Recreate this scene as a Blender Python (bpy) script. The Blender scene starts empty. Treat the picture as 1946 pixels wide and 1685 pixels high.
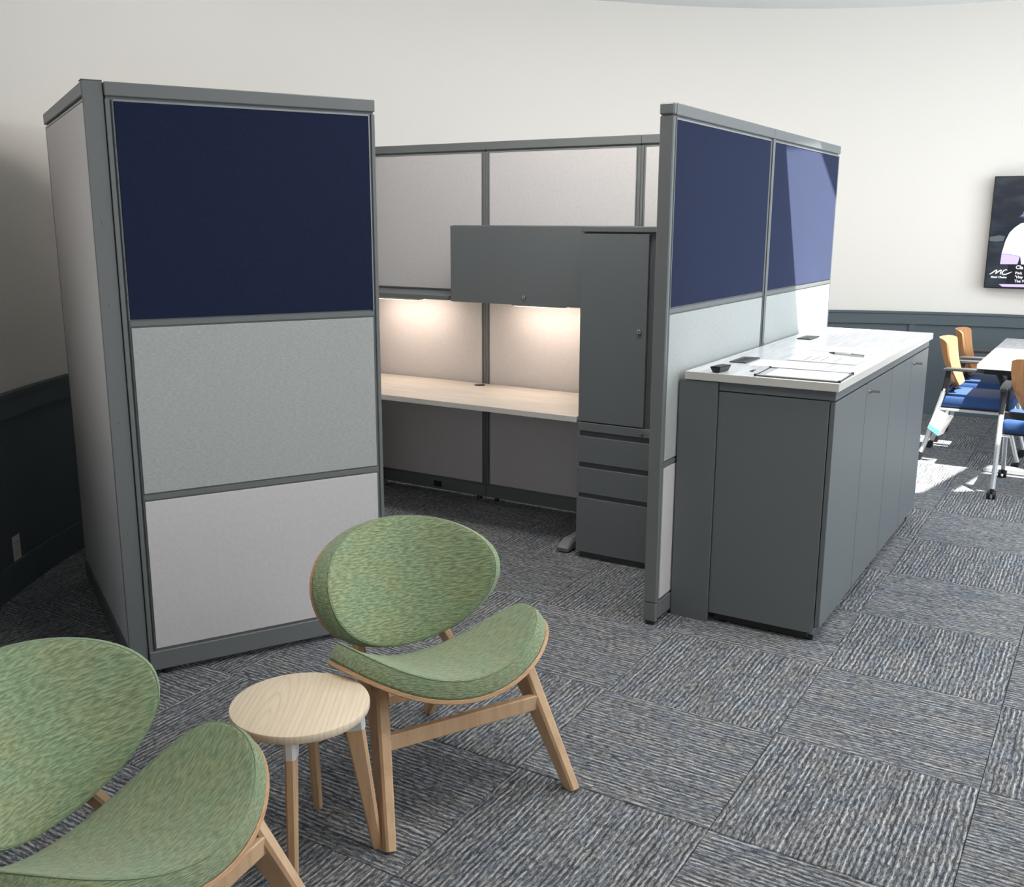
import bpy, bmesh, math, random
from mathutils import Vector, Matrix
random.seed(7)
C = bpy.data.collections.new('Scene'); bpy.context.scene.collection.children.link(C)
SC = bpy.context.scene
PI = math.pi

# ------------------------------------------------------------------ camera
YAW = math.radians(31.3); PITCH = math.radians(12.489); ROLL = math.radians(0.215)
def heading(gx, gy):                      # camera-heading frame -> world
    return Vector((gx*math.cos(YAW)-gy*math.sin(YAW), gx*math.sin(YAW)+gy*math.cos(YAW), 0))
fwd = heading(0, math.cos(PITCH)) + Vector((0, 0, -math.sin(PITCH)))
rt = heading(1, 0); up = rt.cross(fwd)
r2 = rt*math.cos(ROLL)+up*math.sin(ROLL); u2 = up*math.cos(ROLL)-rt*math.sin(ROLL)
cam = bpy.data.cameras.new('camera'); camo = bpy.data.objects.new('camera', cam); C.objects.link(camo)
M = Matrix((r2, u2, -fwd)).transposed().to_4x4(); M.translation = Vector((0, 0, 1.624))
camo.matrix_world = M
cam.sensor_fit = 'HORIZONTAL'; cam.sensor_width = 36; cam.lens = 36*1893.4/1946
cam.clip_start = .05; cam.clip_end = 200
SC.camera = camo

# ------------------------------------------------------------------ world, sun, large lights, exposure
w = bpy.data.worlds.new('sky'); SC.world = w; w.use_nodes = True
bg = w.node_tree.nodes['Background']; bg.inputs[0].default_value = (.72, .86, 1, 1); bg.inputs[1].default_value = 2.2
SUN_D = Vector((-.31, .23, -1))
sl = bpy.data.lights.new('sun', 'SUN'); sl.energy = 24; sl.angle = math.radians(.55); sl.color = (1, .96, .9)
so = bpy.data.objects.new('sun', sl); C.objects.link(so)
so.rotation_euler = SUN_D.to_track_quat('-Z', 'Y').to_euler(); so.location = (4, 0, 8)
def area(name, loc, aim, sx, sy, power, col):
    l = bpy.data.lights.new(name, 'AREA'); l.shape = 'RECTANGLE'; l.size = sx; l.size_y = sy; l.energy = power; l.color = col
    o = bpy.data.objects.new(name, l); C.objects.link(o); o.location = loc
    o.rotation_euler = Vector(aim).to_track_quat('-Z', 'Y').to_euler(); return o
for k, pw in enumerate((3, 14, 50, 78)):
    area('window_daylight', (3.10, 2.35+k*1.75, 1.95), (-1, 0, -.12), 1.3, 1.9, pw, (.86, .93, 1.0))
for x in (-1.0, .9, 2.4):                              # fill lights added behind the camera, no glazing in that wall
    area('rear_fill', (x, -3.9, 2.75), (0, 1, -.15), 1.5, .9, 11, (.97, .97, 1.0))
for x, y, pw in ((.2, 3.6, 24), (2.0, 3.6, 22), (.2, 6.4, 13), (2.0, 6.4, 16), (2.4, 2.05, 22), (1.2, 8.0, 9)):  # overhead fill lights added to brighten the room, no fixtures stand here
    area('overhead_fill', (x, y, 3.30), (0, 0, -1), 1.1, .5, pw, (1.0, .95, .88))
area('overhead_fill', (-1.95, 3.55, 3.28), (-.12, .75, -1), 1.2, .6, 60, (1.0, .95, .88))  # fill added above the cubicle, aimed at its back panels
area('overhead_fill', (-2.0, 6.4, 3.30), (0, 0, -1), 1.2, .6, 16, (1.0, .95, .88))  # another added fill, behind the cubicle
area('overhead_fill', (-.7, 2.0, 3.30), (0, -.15, -1), 1.2, .5, 22, (1.0, .94, .86))  # fill added for the lounge chairs, kept clear of the left nook
SC.view_settings.view_transform = 'Standard'; SC.view_settings.look = 'None'
SC.view_settings.gamma = 1; SC.view_settings.use_curve_mapping = False
SC.view_settings.exposure = -0.08
SC.cycles.use_denoising = True; SC.cycles.max_bounces = 8; SC.cycles.diffuse_bounces = 5
SC.cycles.sample_clamp_indirect = 8

# ------------------------------------------------------------------ materials
def mat(name, col, rough=.6, metal=0, spec=.5, sheen=0, emit=None, es=1):
    m = bpy.data.materials.new(name); m.use_nodes = True
    b = m.node_tree.nodes['Principled BSDF']
    b.inputs['Base Color'].default_value = (*col, 1); b.inputs['Roughness'].default_value = rough
    b.inputs['Metallic'].default_value = metal; b.inputs['Specular IOR Level'].default_value = spec
    if sheen: b.inputs['Sheen Weight'].default_value = sheen; b.inputs['Sheen Roughness'].default_value = .5
    if emit: b.inputs['Emission Color'].default_value = (*emit, 1); b.inputs['Emission Strength'].default_value = es
    return m
def nodes(m): return m.node_tree.nodes, m.node_tree.links, m.node_tree.nodes['Principled BSDF']
def mapping(m, scale, coord='Object', rot=(0, 0, 0), offset_random=False):
    N, L, b = nodes(m)
    tc = N.new('ShaderNodeTexCoord'); mp = N.new('ShaderNodeMapping')
    mp.inputs['Scale'].default_value = scale; mp.inputs['Rotation'].default_value = rot
    src = tc.outputs[coord]
    if offset_random:
        oi = N.new('ShaderNodeObjectInfo'); mu = N.new('ShaderNodeVectorMath'); mu.operation = 'SCALE'
        cb = N.new('ShaderNodeCombineXYZ'); L.new(oi.outputs['Random'], cb.inputs[0]); L.new(oi.outputs['Random'], cb.inputs[1])
        L.new(cb.outputs[0], mu.inputs[0]); mu.inputs['Scale'].default_value = 17.3
        ad = N.new('ShaderNodeVectorMath'); ad.operation = 'ADD'; L.new(src, ad.inputs[0]); L.new(mu.outputs[0], ad.inputs[1]); src = ad.outputs[0]
    L.new(src, mp.inputs['Vector']); return mp.outputs[0]
def noise(m, vec, scale=1, detail=2, rough=.5, dist=0):
    N, L, b = nodes(m); n = N.new('ShaderNodeTexNoise'); n.inputs['Scale'].default_value = scale
    n.inputs['Detail'].default_value = detail; n.inputs['Roughness'].default_value = rough; n.inputs['Distortion'].default_value = dist
    L.new(vec, n.inputs['Vector']); return n.outputs['Fac']
def ramp(m, fac, stops):
    N, L, b = nodes(m); r = N.new('ShaderNodeValToRGB'); e = r.color_ramp.elements
    while len(e) < len(stops): e.new(.5)
    for i, (p, c) in enumerate(stops): e[i].position = p; e[i].color = (*c, 1)
    L.new(fac, r.inputs[0]); return r.outputs[0]
def mixc(m, a, b_, fac, mode='MIX'):
    N, L, b = nodes(m); x = N.new('ShaderNodeMix'); x.data_type = 'RGBA'; x.blend_type = mode
    for s, v in ((0, fac), (6, a), (7, b_)):
        if isinstance(v, (int, float)): x.inputs[s].default_value = v
        elif isinstance(v, tuple): x.inputs[s].default_value = (*v, 1)
        else: L.new(v, x.inputs[s])
    return x.outputs[2]
def bump(m, h, strength=.2, dist=.002):
    N, L, b = nodes(m); n = N.new('ShaderNodeBump'); n.inputs['Strength'].default_value = strength; n.inputs['Distance'].default_value = dist
    L.new(h, n.inputs['Height']); L.new(n.outputs[0], b.inputs['Normal'])
def setcol(m, c): N, L, b = nodes(m); L.new(c, b.inputs['Base Color'])

MG = mat('grey_powder_coat', (.134, .149, .156), .48, 0, .35)
v = mapping(MG, (1, 1, 1)); bump(MG, noise(MG, v, 900, 1), .05, .0004)
MGP = mat('grey_panel_trim', (.165, .178, .182), .45, 0, .4)
MGD = mat('grey_powder_coat_dark', (.075, .085, .092), .5)
GAP = mat('dark_gap', (.012, .013, .014), .8)
TRIM = mat('satin_grey_trim', (.26, .28, .29), .35, .2)
def fabric(name, c1, c2, sc=(1, 1, 1), rough=.9, sheen=0, streak=60, st=.15):
    m = mat(name, c1, rough, 0, .2, sheen)
    v = mapping(m, sc); n1 = noise(m, v, streak, 3, .7); n2 = noise(m, v, 900, 1)
    setcol(m, mixc(m, ramp(m, n1, [(.35, c2), (.65, c1)]), (.5, .5, .5), 0.0))
    bump(m, n2, st, .0006); return m
FW = fabric('white_weave_fabric', (.66, .645, .655), (.62, .605, .615), (1, 1, 1))
FG = fabric('grey_melange_fabric', (.50, .525, .52), (.36, .385, .38), (1, 1, 9), streak=70)
FN = fabric('navy_felt', (.0190, .0260, .060), (.014, .0195, .046), sheen=.10, streak=250)
FN.node_tree.nodes['Principled BSDF'].inputs['Sheen Tint'].default_value = (.52, .62, 1, 1)
FN.node_tree.nodes['Principled BSDF'].inputs['Specular IOR Level'].default_value = .06
WALL = mat('cream_wall_paint', (.80, .765, .715), .75, 0, .3)
v = mapping(WALL, (1, 1, 1)); bump(WALL, noise(WALL, v, 350, 2), .06, .001)
CEIL = mat('white_ceiling_paint', (.80, .83, .84), .8, 0, .2)
WAIN = mat('slate_wainscot_paint', (.098, .122, .134), .62, 0, .25)
BLACK = mat('black_plastic', (.012, .012, .014), .4)
DGREY = mat('dark_grey_plastic', (.05, .055, .06), .45)
WHITE = mat('white_plastic', (.72, .72, .70), .4)
PAPER = mat('white_paper', (.86, .86, .86), .7)
INK = mat('dark_ink', (.05, .05, .06), .7)
CHROME = mat('nickel', (.62, .60, .56), .22, 1)
SILVER = mat('silver_painted_steel', (.52, .54, .56), .32, .3)

# pale desk laminate (ash-white with fine grain), grey-streaked counter laminate
def laminate(name, base, dark, sc, rough=.35):
    m = mat(name, base, rough, 0, .5); v = mapping(m, sc); n = noise(m, v, 1, 5, .65, .3)
    setcol(m, ramp(m, n, [(.35, dark), (.62, base)])); return m
LAM_D = laminate('pale_ash_laminate', (.74, .68, .61), (.62, .555, .48), (3, 40, 40))
LAM_C = laminate('grey_streaked_laminate', (.84, .85, .86), (.60, .62, .66), (70, 3.5, 70), .22)
LAM_E = mat('laminate_edge_band', (.60, .585, .55), .4)
def wood(name, c1, c2, sc=(30, 30, 3), scale=1, rough=.45):
    m = mat(name, c1, rough, 0, .4); v = mapping(m, sc); n = noise(m, v, scale, 4, .6, .6)
    setcol(m, ramp(m, n, [(.35, c2), (.62, c1)])); return m
BEECH = wood('pale_beech', (.64, .43, .265), (.54, .345, .195))
PLY = wood('beech_plywood', (.58, .37, .21), (.44, .26, .13), (8, 8, 240))
ORANGE = wood('honey_beech_veneer', (.56, .285, .125), (.47, .215, .085), (6, 50, 4), 1, .3)
# table top : ash with cathedral grain
TOPW = mat('ash_table_top', (.80, .66, .48), .38, 0, .4)
v = mapping(TOPW, (1, 1, 1), rot=(0, 0, math.radians(-31)))
def chain(m, vec, scale, loc):
    N, L, b = nodes(m); mp = N.new('ShaderNodeMapping'); mp.inputs['Scale'].default_value = scale; mp.inputs['Location'].default_value = loc
    L.new(vec, mp.inputs['Vector']); return mp.outputs[0]
wv = nodes(TOPW)[0].new('ShaderNodeTexWave'); wv.wave_type = 'RINGS'; wv.rings_direction = 'Z'; wv.inputs['Scale'].default_value = 2.6
wv.inputs['Distortion'].default_value = 2.2; wv.inputs['Detail'].default_value = 2; wv.inputs['Detail Scale'].default_value = .9
nodes(TOPW)[1].new(chain(TOPW, v, (9, 1.3, 1), (.62, .18, 0)), wv.inputs['Vector'])
gr = noise(TOPW, chain(TOPW, v, (160, 6, 1), (0, 0, 0)), 1, 3, .6)
ct_ = ramp(TOPW, wv.outputs['Fac'], [(.0, (.745, .605, .44)), (.16, (.80, .675, .515)), (1, (.815, .695, .54))])
setcol(TOPW, mixc(TOPW, ct_, ramp(TOPW, gr, [(.40, (.90, .87, .83)), (.58, (1, 1, 1))]), .6, 'MULTIPLY'))

# green wavy upholstery
GREEN = mat('green_boucle', (.25, .34, .20), .95, 0, .12, .25)
v = mapping(GREEN, (46, 190, 1), 'UV'); n1 = noise(GREEN, v, 1.0, 2, .4, .35)
v2 = mapping(GREEN, (9, 9, 9)); n2 = noise(GREEN, v2, 1, 2)
cg = ramp(GREEN, n1, [(.33, (.185, .235, .140)), (.50, (.262, .318, .192)), (.66, (.345, .400, .255))])
setcol(GREEN, mixc(GREEN, cg, ramp(GREEN, n2, [(.4, (.86, 1, .95)), (.6, (1, .98, .86))]), .6, 'MULTIPLY'))
bump(GREEN, n1, 1.0, .0045)
SEAM = mat('green_seam', (.20, .29, .17), .9)
NAVYS = fabric('blue_seat_fabric', (.030, .075, .20), (.022, .055, .16), sheen=.08, streak=200)

# carpet : broken pale yarn lines over charcoal, blue and brown flecks
def carpet(name):
    m = mat(name, (.1, .1, .1), .95, 0, .1)
    N, L, b = nodes(m)
    R_ = lambda sc: mapping(m, sc, 'Object', offset_random=True)
    wv = N.new('ShaderNodeTexWave'); wv.wave_type = 'BANDS'; wv.bands_direction = 'Y'; wv.inputs['Scale'].default_value = 19
    wv.inputs['Distortion'].default_value = 5.5; wv.inputs['Detail'].default_value = 4; wv.inputs['Detail Scale'].default_value = 1.1
    wv.inputs['Detail Roughness'].default_value = .6; L.new(R_((.35, 1, 1)), wv.inputs['Vector'])
    a = noise(m, R_((2.2, 75, 1)), 1.5, 2, .6, .2)            # long pale and dark yarn runs
    seg = noise(m, R_((26, 90, 1)), 1.5, 3, .7, .5)           # broken loops along them
    c_ = noise(m, R_((5, 5, 1)), 1.6, 3, .6)
    d_ = noise(m, R_((150, 170, 1)), 1.6, 2, .6)
    base = ramp(m, seg, [(.36, (.056, .059, .066)), (.46, (.135, .144, .160)), (.55, (.225, .228, .232)), (.66, (.345, .35, .35))])
    base = mixc(m, base, ramp(m, c_, [(.42, (.87, .95, 1.04)), (.58, (1.03, 1.01, .98))]), .8, 'MULTIPLY')
    mth = lambda op, x, y: (lambda n: (setattr(n, 'operation', op), [L.new(v_, n.inputs[i]) if not isinstance(v_, (int, float)) else setattr(n.inputs[i], 'default_value', v_) for i, v_ in enumerate((x, y))], n.outputs[0])[-1])(N.new('ShaderNodeMath'))
    crest = ramp(m, wv.outputs['Fac'], [(.70, (0, 0, 0)), (.95, (1, 1, 1))])
    trough = ramp(m, wv.outputs['Fac'], [(.10, (1, 1, 1)), (.34, (0, 0, 0))])
    pale = mth('MULTIPLY', crest, ramp(m, a, [(.42, (.08, .08, .08)), (.60, (.95, .95, .95))]))
    pale = mth('MULTIPLY', pale, ramp(m, seg, [(.38, (.1, .1, .1)), (.54, (1, 1, 1))]))
    dk = mth('MULTIPLY', trough, ramp(m, a, [(.40, (.9, .9, .9)), (.56, (.25, .25, .25))]))
    col = mixc(m, base, (.56, .565, .565), pale)
    col = mixc(m, col, (.045, .048, .056), dk)
    col = mixc(m, col, ramp(m, d_, [(.35, (.5, .5, .5)), (.6, (1.2, 1.2, 1.2))]), .7, 'MULTIPLY')
    setcol(m, col); bump(m, wv.outputs['Fac'], .35, .003); return m
CARPET = carpet('carpet')

# ------------------------------------------------------------------ mesh helpers
def box(bm, x0, x1, y0, y1, z0, z1, bev=0, seg=1):
    vs = [bm.verts.new((x, y, z)) for x in (x0, x1) for y in (y0, y1) for z in (z0, z1)]
    F = [(0, 1, 3, 2), (4, 6, 7, 5), (0, 4, 5, 1), (2, 3, 7, 6), (0, 2, 6, 4), (1, 5, 7, 3)]
    fs = [bm.faces.new([vs[i] for i in f]) for f in F]
    if bev:
        es = list({e for f in fs for e in f.edges})
        bmesh.ops.bevel(bm, geom=es, offset=bev, segments=seg, affect='EDGES', profile=.5)
    return bm
def cyl(bm, p0, p1, ra, rb=None, n=16, caps=True):
    rb = ra if rb is None else rb; p0 = Vector(p0); p1 = Vector(p1); d = (p1-p0).normalized()
    s = d.orthogonal().normalized(); t = d.cross(s)
    A = [bm.verts.new(p0+(s*math.cos(2*PI*i/n)+t*math.sin(2*PI*i/n))*ra) for i in range(n)]
    B = [bm.verts.new(p1+(s*math.cos(2*PI*i/n)+t*math.sin(2*PI*i/n))*rb) for i in range(n)]
    for i in range(n): bm.faces.new((A[i], A[(i+1) % n], B[(i+1) % n], B[i]))
    if caps: bm.faces.new(A[::-1]); bm.faces.new(B)
def loft(bm, pts, sizes, side, ch=.22, closed=False):
    """chamfered-rectangle sections swept along pts; size = (along side, other)"""
    pts = [Vector(p) for p in pts]; rings = []; side = Vector(side)
    for i, p in enumerate(pts):
        d = (pts[min(i+1, len(pts)-1)]-pts[max(i-1, 0)]).normalized()
        s = (side-d*side.dot(d)).normalized(); t = d.cross(s)
        a, b = sizes[i][0]/2, sizes[i][1]/2; c = min(a, b)*2*ch
        sec = [(a, b-c), (a-c, b), (-a+c, b), (-a, b-c), (-a, -b+c), (-a+c, -b), (a-c, -b), (a, -b+c)]
        rings.append([bm.verts.new(p+s*u+t*v_) for u, v_ in sec])
    for A, B in zip(rings, rings[1:]):
        for i in range(8): bm.faces.new((A[i], A[(i+1) % 8], B[(i+1) % 8], B[i]))
    bm.faces.new(rings[0][::-1]); bm.faces.new(rings[-1])
def tube(bm, pts, r, n=10):
    pts = [Vector(p) for p in pts]; rings = []; s = None
    for i, p in enumerate(pts):
        d = (pts[min(i+1, len(pts)-1)]-pts[max(i-1, 0)]).normalized()
        s = d.orthogonal().normalized() if s is None else (s-d*s.dot(d)).normalized()
        t = d.cross(s); rr = r[i] if isinstance(r, (list, tuple)) else r
        rings.append([bm.verts.new(p+(s*math.cos(2*PI*k/n)+t*math.sin(2*PI*k/n))*rr) for k in range(n)])
    for A, B in zip(rings, rings[1:]):
        for k in range(n): bm.faces.new((A[k], A[(k+1) % n], B[(k+1) % n], B[k]))
    bm.faces.new(rings[0][::-1]); bm.faces.new(rings[-1])
def prism(bm, poly, z0, z1):
    A = [bm.verts.new((x, y, z0)) for x, y in poly]; B = [bm.verts.new((x, y, z1)) for x, y in poly]; n = len(poly)
    bm.faces.new(A[::-1]); bm.faces.new(B)
    for i in range(n): bm.faces.new((A[i], A[(i+1) % n], B[(i+1) % n], B[i]))
def obj(name, bm, m, parent=None, smooth=False, kind=None, label=None, loc=None):
    bmesh.ops.recalc_face_normals(bm, faces=bm.faces[:])
    me = bpy.data.meshes.new(name); bm.to_mesh(me); bm.free()
    for mm in (m if isinstance(m, (list, tuple)) else [m]): me.materials.append(mm)
    if smooth:
        for p in me.polygons: p.use_smooth = True
    o = bpy.data.objects.new(name, me); C.objects.link(o)
    if smooth == 'auto':
        me.set_sharp_from_angle(angle=math.radians(35))
    if parent: o.parent = parent
    if kind: o['kind'] = kind
    if label: o['label'] = label
    if loc: o.location = loc
    return o
def B(): return bmesh.new()
def bx(name, m, parent, *a, bev=0, **k): return obj(name, box(B(), *a, bev=bev), m, parent, **k)
def thing(name, label, cat, loc=(0, 0, 0), rz=0, group=None):
    o = bpy.data.objects.new(name, None); C.objects.link(o); o.location = loc; o.rotation_euler = (0, 0, rz)
    o.empty_display_size = .1
    o['label'] = label; o['category'] = cat
    if group: o['group'] = group
    return o
def tag(o, label, cat, group=None):
    o['label'] = label; o['category'] = cat
    if group: o['group'] = group
    return o
def copy_tree(o, parent=None):
    c = o.copy(); C.objects.link(c); c.parent = parent
    for ch in o.children: copy_tree(ch, c)
    return c

# ------------------------------------------------------------------ the room
CX, CY, R, H = -.318, 4.874, 4.49, 3.36
X1, Y0 = 3.2, -4.0                                  # right wall, wall behind the camera
def arc(r, a): return (CX+r*math.cos(a), CY+r*math.sin(a))
A_L, A_R = math.radians(215), math.radians(75)       # the round bay runs clockwise from the left to the right
def bay(r, n=72):
    pts = []
    k = r-R; pts += [(-2.72-k, Y0), (-2.72-k, 1.27+k*.5)]  # unseen return wall, added to keep light out of the left nook
    pts += [arc(r, A_L+(A_R-A_L)*i/n) for i in range(n+1)]
    pts.append((X1, arc(r, A_R)[1]))
    return pts
def bay_band(bm, r_in, r_out, z0, z1, a0=None, a1=None, n=72):
    if a0 is None: pin, pout = bay(r_in, n), bay(r_out, n)
    else:
        pin = [arc(r_in, a0+(a1-a0)*i/n) for i in range(n+1)]; pout = [arc(r_out, a0+(a1-a0)*i/n) for i in range(n+1)]
    V = [[bm.verts.new((*p, z)) for p in P] for P in (pin, pout) for z in (z0, z1)]
    i0, i1, o0, o1 = V
    for k in range(len(pin)-1):
        bm.faces.new((i0[k], i0[k+1], i1[k+1], i1[k])); bm.faces.new((o0[k], o1[k], o1[k+1], o0[k+1]))
        bm.faces.new((i1[k], i1[k+1], o1[k+1], o1[k])); bm.faces.new((i0[k], o0[k], o0[k+1], i0[k+1]))
    for k in (0, -1): bm.faces.new((i0[k], i1[k], o1[k], o0[k]))
floor = bx('floor', mat('underlay', (.05, .052, .056), .9), None, -5.0, X1+.2, Y0-.2, 9.7, -.12, -.008, kind='structure')
bm = B(); bay_band(bm, R, R+.14, -.008, H)
wall_back = obj('wall_back', bm, WALL, None, smooth='auto', kind='structure')
YB = arc(R, A_R)[1]; XL = arc(R, A_L)[0]
# right wall with four tall windows
WY = [(1.70+k*1.75, 3.00+k*1.75) for k in range(4)]
bm = B(); edges = [Y0]+[v for p in WY for v in p]+[YB+.14]
for i in range(0, len(edges), 2): box(bm, X1, X1+.14, edges[i], edges[i+1], -.008, H)
for a, b in WY: box(bm, X1, X1+.14, a, b, -.008, .95); box(bm, X1, X1+.14, a, b, 2.95, H)
obj('wall_right', bm, WALL, kind='structure')
bm = B(); box(bm, XL-.14, X1+.14, Y0-.14, Y0, -.008, H); obj('wall_front', bm, WALL, kind='structure')
for k, (a, b) in enumerate(WY):
    bm = B()
    for y0, y1, z0, z1 in ((a, a+.05, .95, 2.95), (b-.05, b, .95, 2.95), (a, b, .95, 1.0), (a, b, 2.9, 2.95), ((a+b)/2-.02, (a+b)/2+.02, .95, 2.95)):
        box(bm, X1+.03, X1+.09, y0, y1, z0, z1)
    obj('window_%d' % (k+1), bm, WHITE, kind='structure')
# ceiling with a wedge-shaped rooflight that lets the sun patch in
def up_at(x, y): return (x+H*.31, y-H*.23)            # point on the floor -> where its sun ray pierces the ceiling
n0 = (-.97, 6.38); dd = (.79, .61)
near = lambda t: (n0[0]+dd[0]*t, n0[1]+dd[1]*t)
hole = [up_at(*p) for p in (near(-1.45), near(3.197), (-1.72, 8.33), (-2.03, 6.60), (-2.13, 6.12))]
bm = B()
outer = [(-5.1, Y0-.2), (X1+.2, Y0-.2), (X1+.2, 9.7), (-5.1, 9.7)]
def ring_fill(bm, z):
    vo = [bm.verts.new((*p, z)) for p in outer]; vh = [bm.verts.new((*p, z)) for p in hole]
    es = [bm.edges.new((vo[i], vo[(i+1) % 4])) for i in range(4)]+[bm.edges.new((vh[i], vh[(i+1) % len(vh)])) for i in range(len(vh))]
    bmesh.ops.triangle_fill(bm, edges=es, use_beauty=True, use_dissolve=False); return vo, vh
lo, lh = ring_fill(bm, H); uo, uh = ring_fill(bm, H+.03)
for A_, B_ in ((lo, uo), (lh, uh)):
    for i in range(len(A_)): bm.faces.new((A_[i], A_[(i+1) % len(A_)], B_[(i+1) % len(A_)], B_[i]))
obj('ceiling', bm, CEIL, kind='structure')
p = up_at(-.86, 6.3); q = up_at(-.66, 7.45)  # unseen bar added over the rooflight to shade a soft band of floor
bm = B(); loft(bm, [(p[0]-.02, p[1]-.1, H+.06), (q[0], q[1], H+.06)], [(.13, .05)]*2, (1, 0, 0)); obj('shadow_bar', bm, WHITE, kind='structure')

# wainscot on the round wall : rail, stiles, bead, baseboard
bm = B(); bay_band(bm, R-.004, R+.002, 0, .80); obj('trim_2', bm, WAIN, kind='structure', smooth='auto')
bm = B(); bay_band(bm, R-.026, R, .782, .872); bay_band(bm, R-.036, R, .872, .89)
rail = obj('trim_3', bm, WAIN, kind='structure', smooth='auto')
bm = B(); bay_band(bm, R-.009, R, 0, .65); obj('trim_4', bm, WAIN, kind='structure', smooth='auto')
bm = B(); bay_band(bm, R-.024, R, .0, .139); bb = obj('baseboard_back', bm, WAIN, kind='structure', smooth='auto')
st0 = math.atan2(9.198-CY, -1.538-CX)
step = 1.30/R
for k in range(-1, 6):
    a = st0+k*step; da = .025/R
    if a > A_L-.1: continue
    bm = B(); bay_band(bm, R-.020, R, .139, .782, a+da, a-da, 1); obj('stile', bm, WAIN, rail)

# carpet tiles, quarter-turned, .61 m, each with its own edges
T = .61; GX, GY = -.805, 2.98
bm = B(); box(bm, -T/2+.0009, T/2-.0009, -T/2+.0009, T/2-.0009, -.008, 0, bev=.0018)
tile0 = None; nt = 0
for i in range(-6, 7):
    for j in range(-7, 11):
        cx, cy = GX+(i+.5)*T, GY+(j+.5)*T
        if cy > CY-2.4 and math.hypot(cx-CX, cy-CY) > R+.12 and cx < .9: continue
        if cx < -4.75 or cx > X1+.1 or cy > 9.4: continue
        if tile0 is None: t = tile0 = obj('carpet_tile', bm, CARPET, floor)
        else: t = tile0.copy(); C.objects.link(t)
        t.location = (cx, cy, 0); nt += 1
        # stripes run along x on even squares, along y on odd ones
        t.rotation_euler = (0, 0, (0 if (i+j) % 2 == 0 else PI/2) + (PI if random.random() < .5 else 0))

# outlet plate on the left wall
ao = math.atan2(2.48-CY, -4.12-CX)
ox, oy = arc(R-.006, ao)
t = thing('wall_outlet', 'small pale power outlet plate low on the dark wainscot at left', 'outlet', (ox, oy, .193), ao+PI/2)
bx('cover_plate', WHITE, t, -.037, .037, -.004, .004, -.06, .06, bev=.002)
for s in (-1, 1):
    bx('socket', mat('ivory', (.6, .6, .57), .4), t, -.015, .015, .003, .0062, s*.026-.014, s*.026+.014, bev=.002)

# ------------------------------------------------------------------ partition panels
PH = 2.062; TH = .055
def panel(name_label, start, ang, L, tiles, end_cap=None, outlet=None, back=None, left=.020, right=.020):
    """local x along the panel, the seen face is at y=0 looking to -y"""
    t = thing('partition_panel', name_label, 'partition', (*start, 0), ang)
    bm = B()
    box(bm, .004, L-.004, .008, TH-.008, .022, PH-.04)                      # core
    for x0, x1 in ((0, left-.006), (L-right+.006, L)): box(bm, x0, x1, .001, TH-.001, .02, PH-.052, bev=.0015)
    zs = [tt[0] for tt in tiles[1:]]
    for z in zs: box(bm, left, L-right, .002, TH-.002, z-.011, z+.007, bev=.001)
    obj('frame', bm, MGP, t)
    bm = B(); box(bm, -.0, L, -.004, TH+.004, PH-.044, PH, bev=.003)
    obj('top_cap', bm, MGP, t)
    bm = B(); box(bm, .001, L-.001, -.002, TH+.002, .022, .094, bev=.0025)
    obj('base_cover', bm, MGP, t)
    for x in (.06, L-.06):
        bm = B(); cyl(bm, (x, TH/2, 0), (x, TH/2, .024), .018, .014, 12); obj('levelling_foot', bm, BLACK, t)
    for side in (0, 1):
        spec = tiles if side == 0 else (back or tiles)
        for k, (z0, m) in enumerate(spec):
            zt = spec[k+1][0]-.013 if k+1 < len(spec) else PH-.056
            zb = .100 if k == 0 else z0+.009
            y0, y1 = (.0015, .010) if side == 0 else (TH-.010, TH-.0015)
            f = obj('fabric_tile', box(B(), left+.006, L-right-.006, y0, y1, zb+.004, zt-.004, bev=.0015), m, t)
            if k+1 == len(spec):
                bm = B(); yy0, yy1 = (.0005, .010) if side == 0 else (TH-.010, TH-.0005)
                box(bm, left+.001, left+.005, yy0, yy1, zb, zt); box(bm, L-right-.005, L-right-.001, yy0, yy1, zb, zt)
                box(bm, left+.005, L-right-.005, yy0, yy1, zt-.003, zt+.003)
                obj('tile_trim', bm, TRIM, f)
    return t
three = [(.0, FW), (.674, FG), (1.286, FN)]
white1 = [(.0, FW)]
dA = (math.cos(math.radians(61.3)), math.sin(math.radians(61.3)))
AA = math.radians(61.3)
pA = panel('left partition panel with navy, grey and white tiles, behind the round side table',
           (-2.872, 2.194), AA, .930, three)
bx('hinge_strip', MGD, pA, .0195, .0245, .0005, .012, .10, PH-.055)
# corner post left of it
t = thing('corner_post', 'tall grey corner post joining the navy-topped left panel and the receding white panel', 'post', (-2.911, 2.141, 0), AA)
bx('post_cover', MGP, t, 0, .0625, -.002, .012, .004, PH+.002, bev=.002)
bx('post_core', MGD, t, .004, .067, .010, .018, .004, PH-.004)
bx('post_filler', MGD, t, .0555, .066, .012, .052, .004, PH-.004)
bx('post_cap', MGP, t, -.002, .0625, -.004, .052, PH+.001, PH+.004, bev=.001)
for z in (.55, .95, 1.35, 1.62): bx('cover_clip', MGP, t, .026, .032, -.0035, 0, z-.006, z+.006, bev=.001)
for (x, y, lab) in ((-3.952, 2.775, 'added grey post closing the light gap behind the far end of the white left panel'),
                    (-3.978, 4.814, 'added grey post closing the light gap at the back left corner of the cubicle')):
    t = thing('corner_post', lab, 'post', (x, y, 0), 0)  # hidden posts added to block light leaking between the panels
    h = .0265 if y > 4 else .028
    bx('post_core', MGP, t, -h, h, -.0235, .0235, .004, PH-.004, bev=.002)
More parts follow.
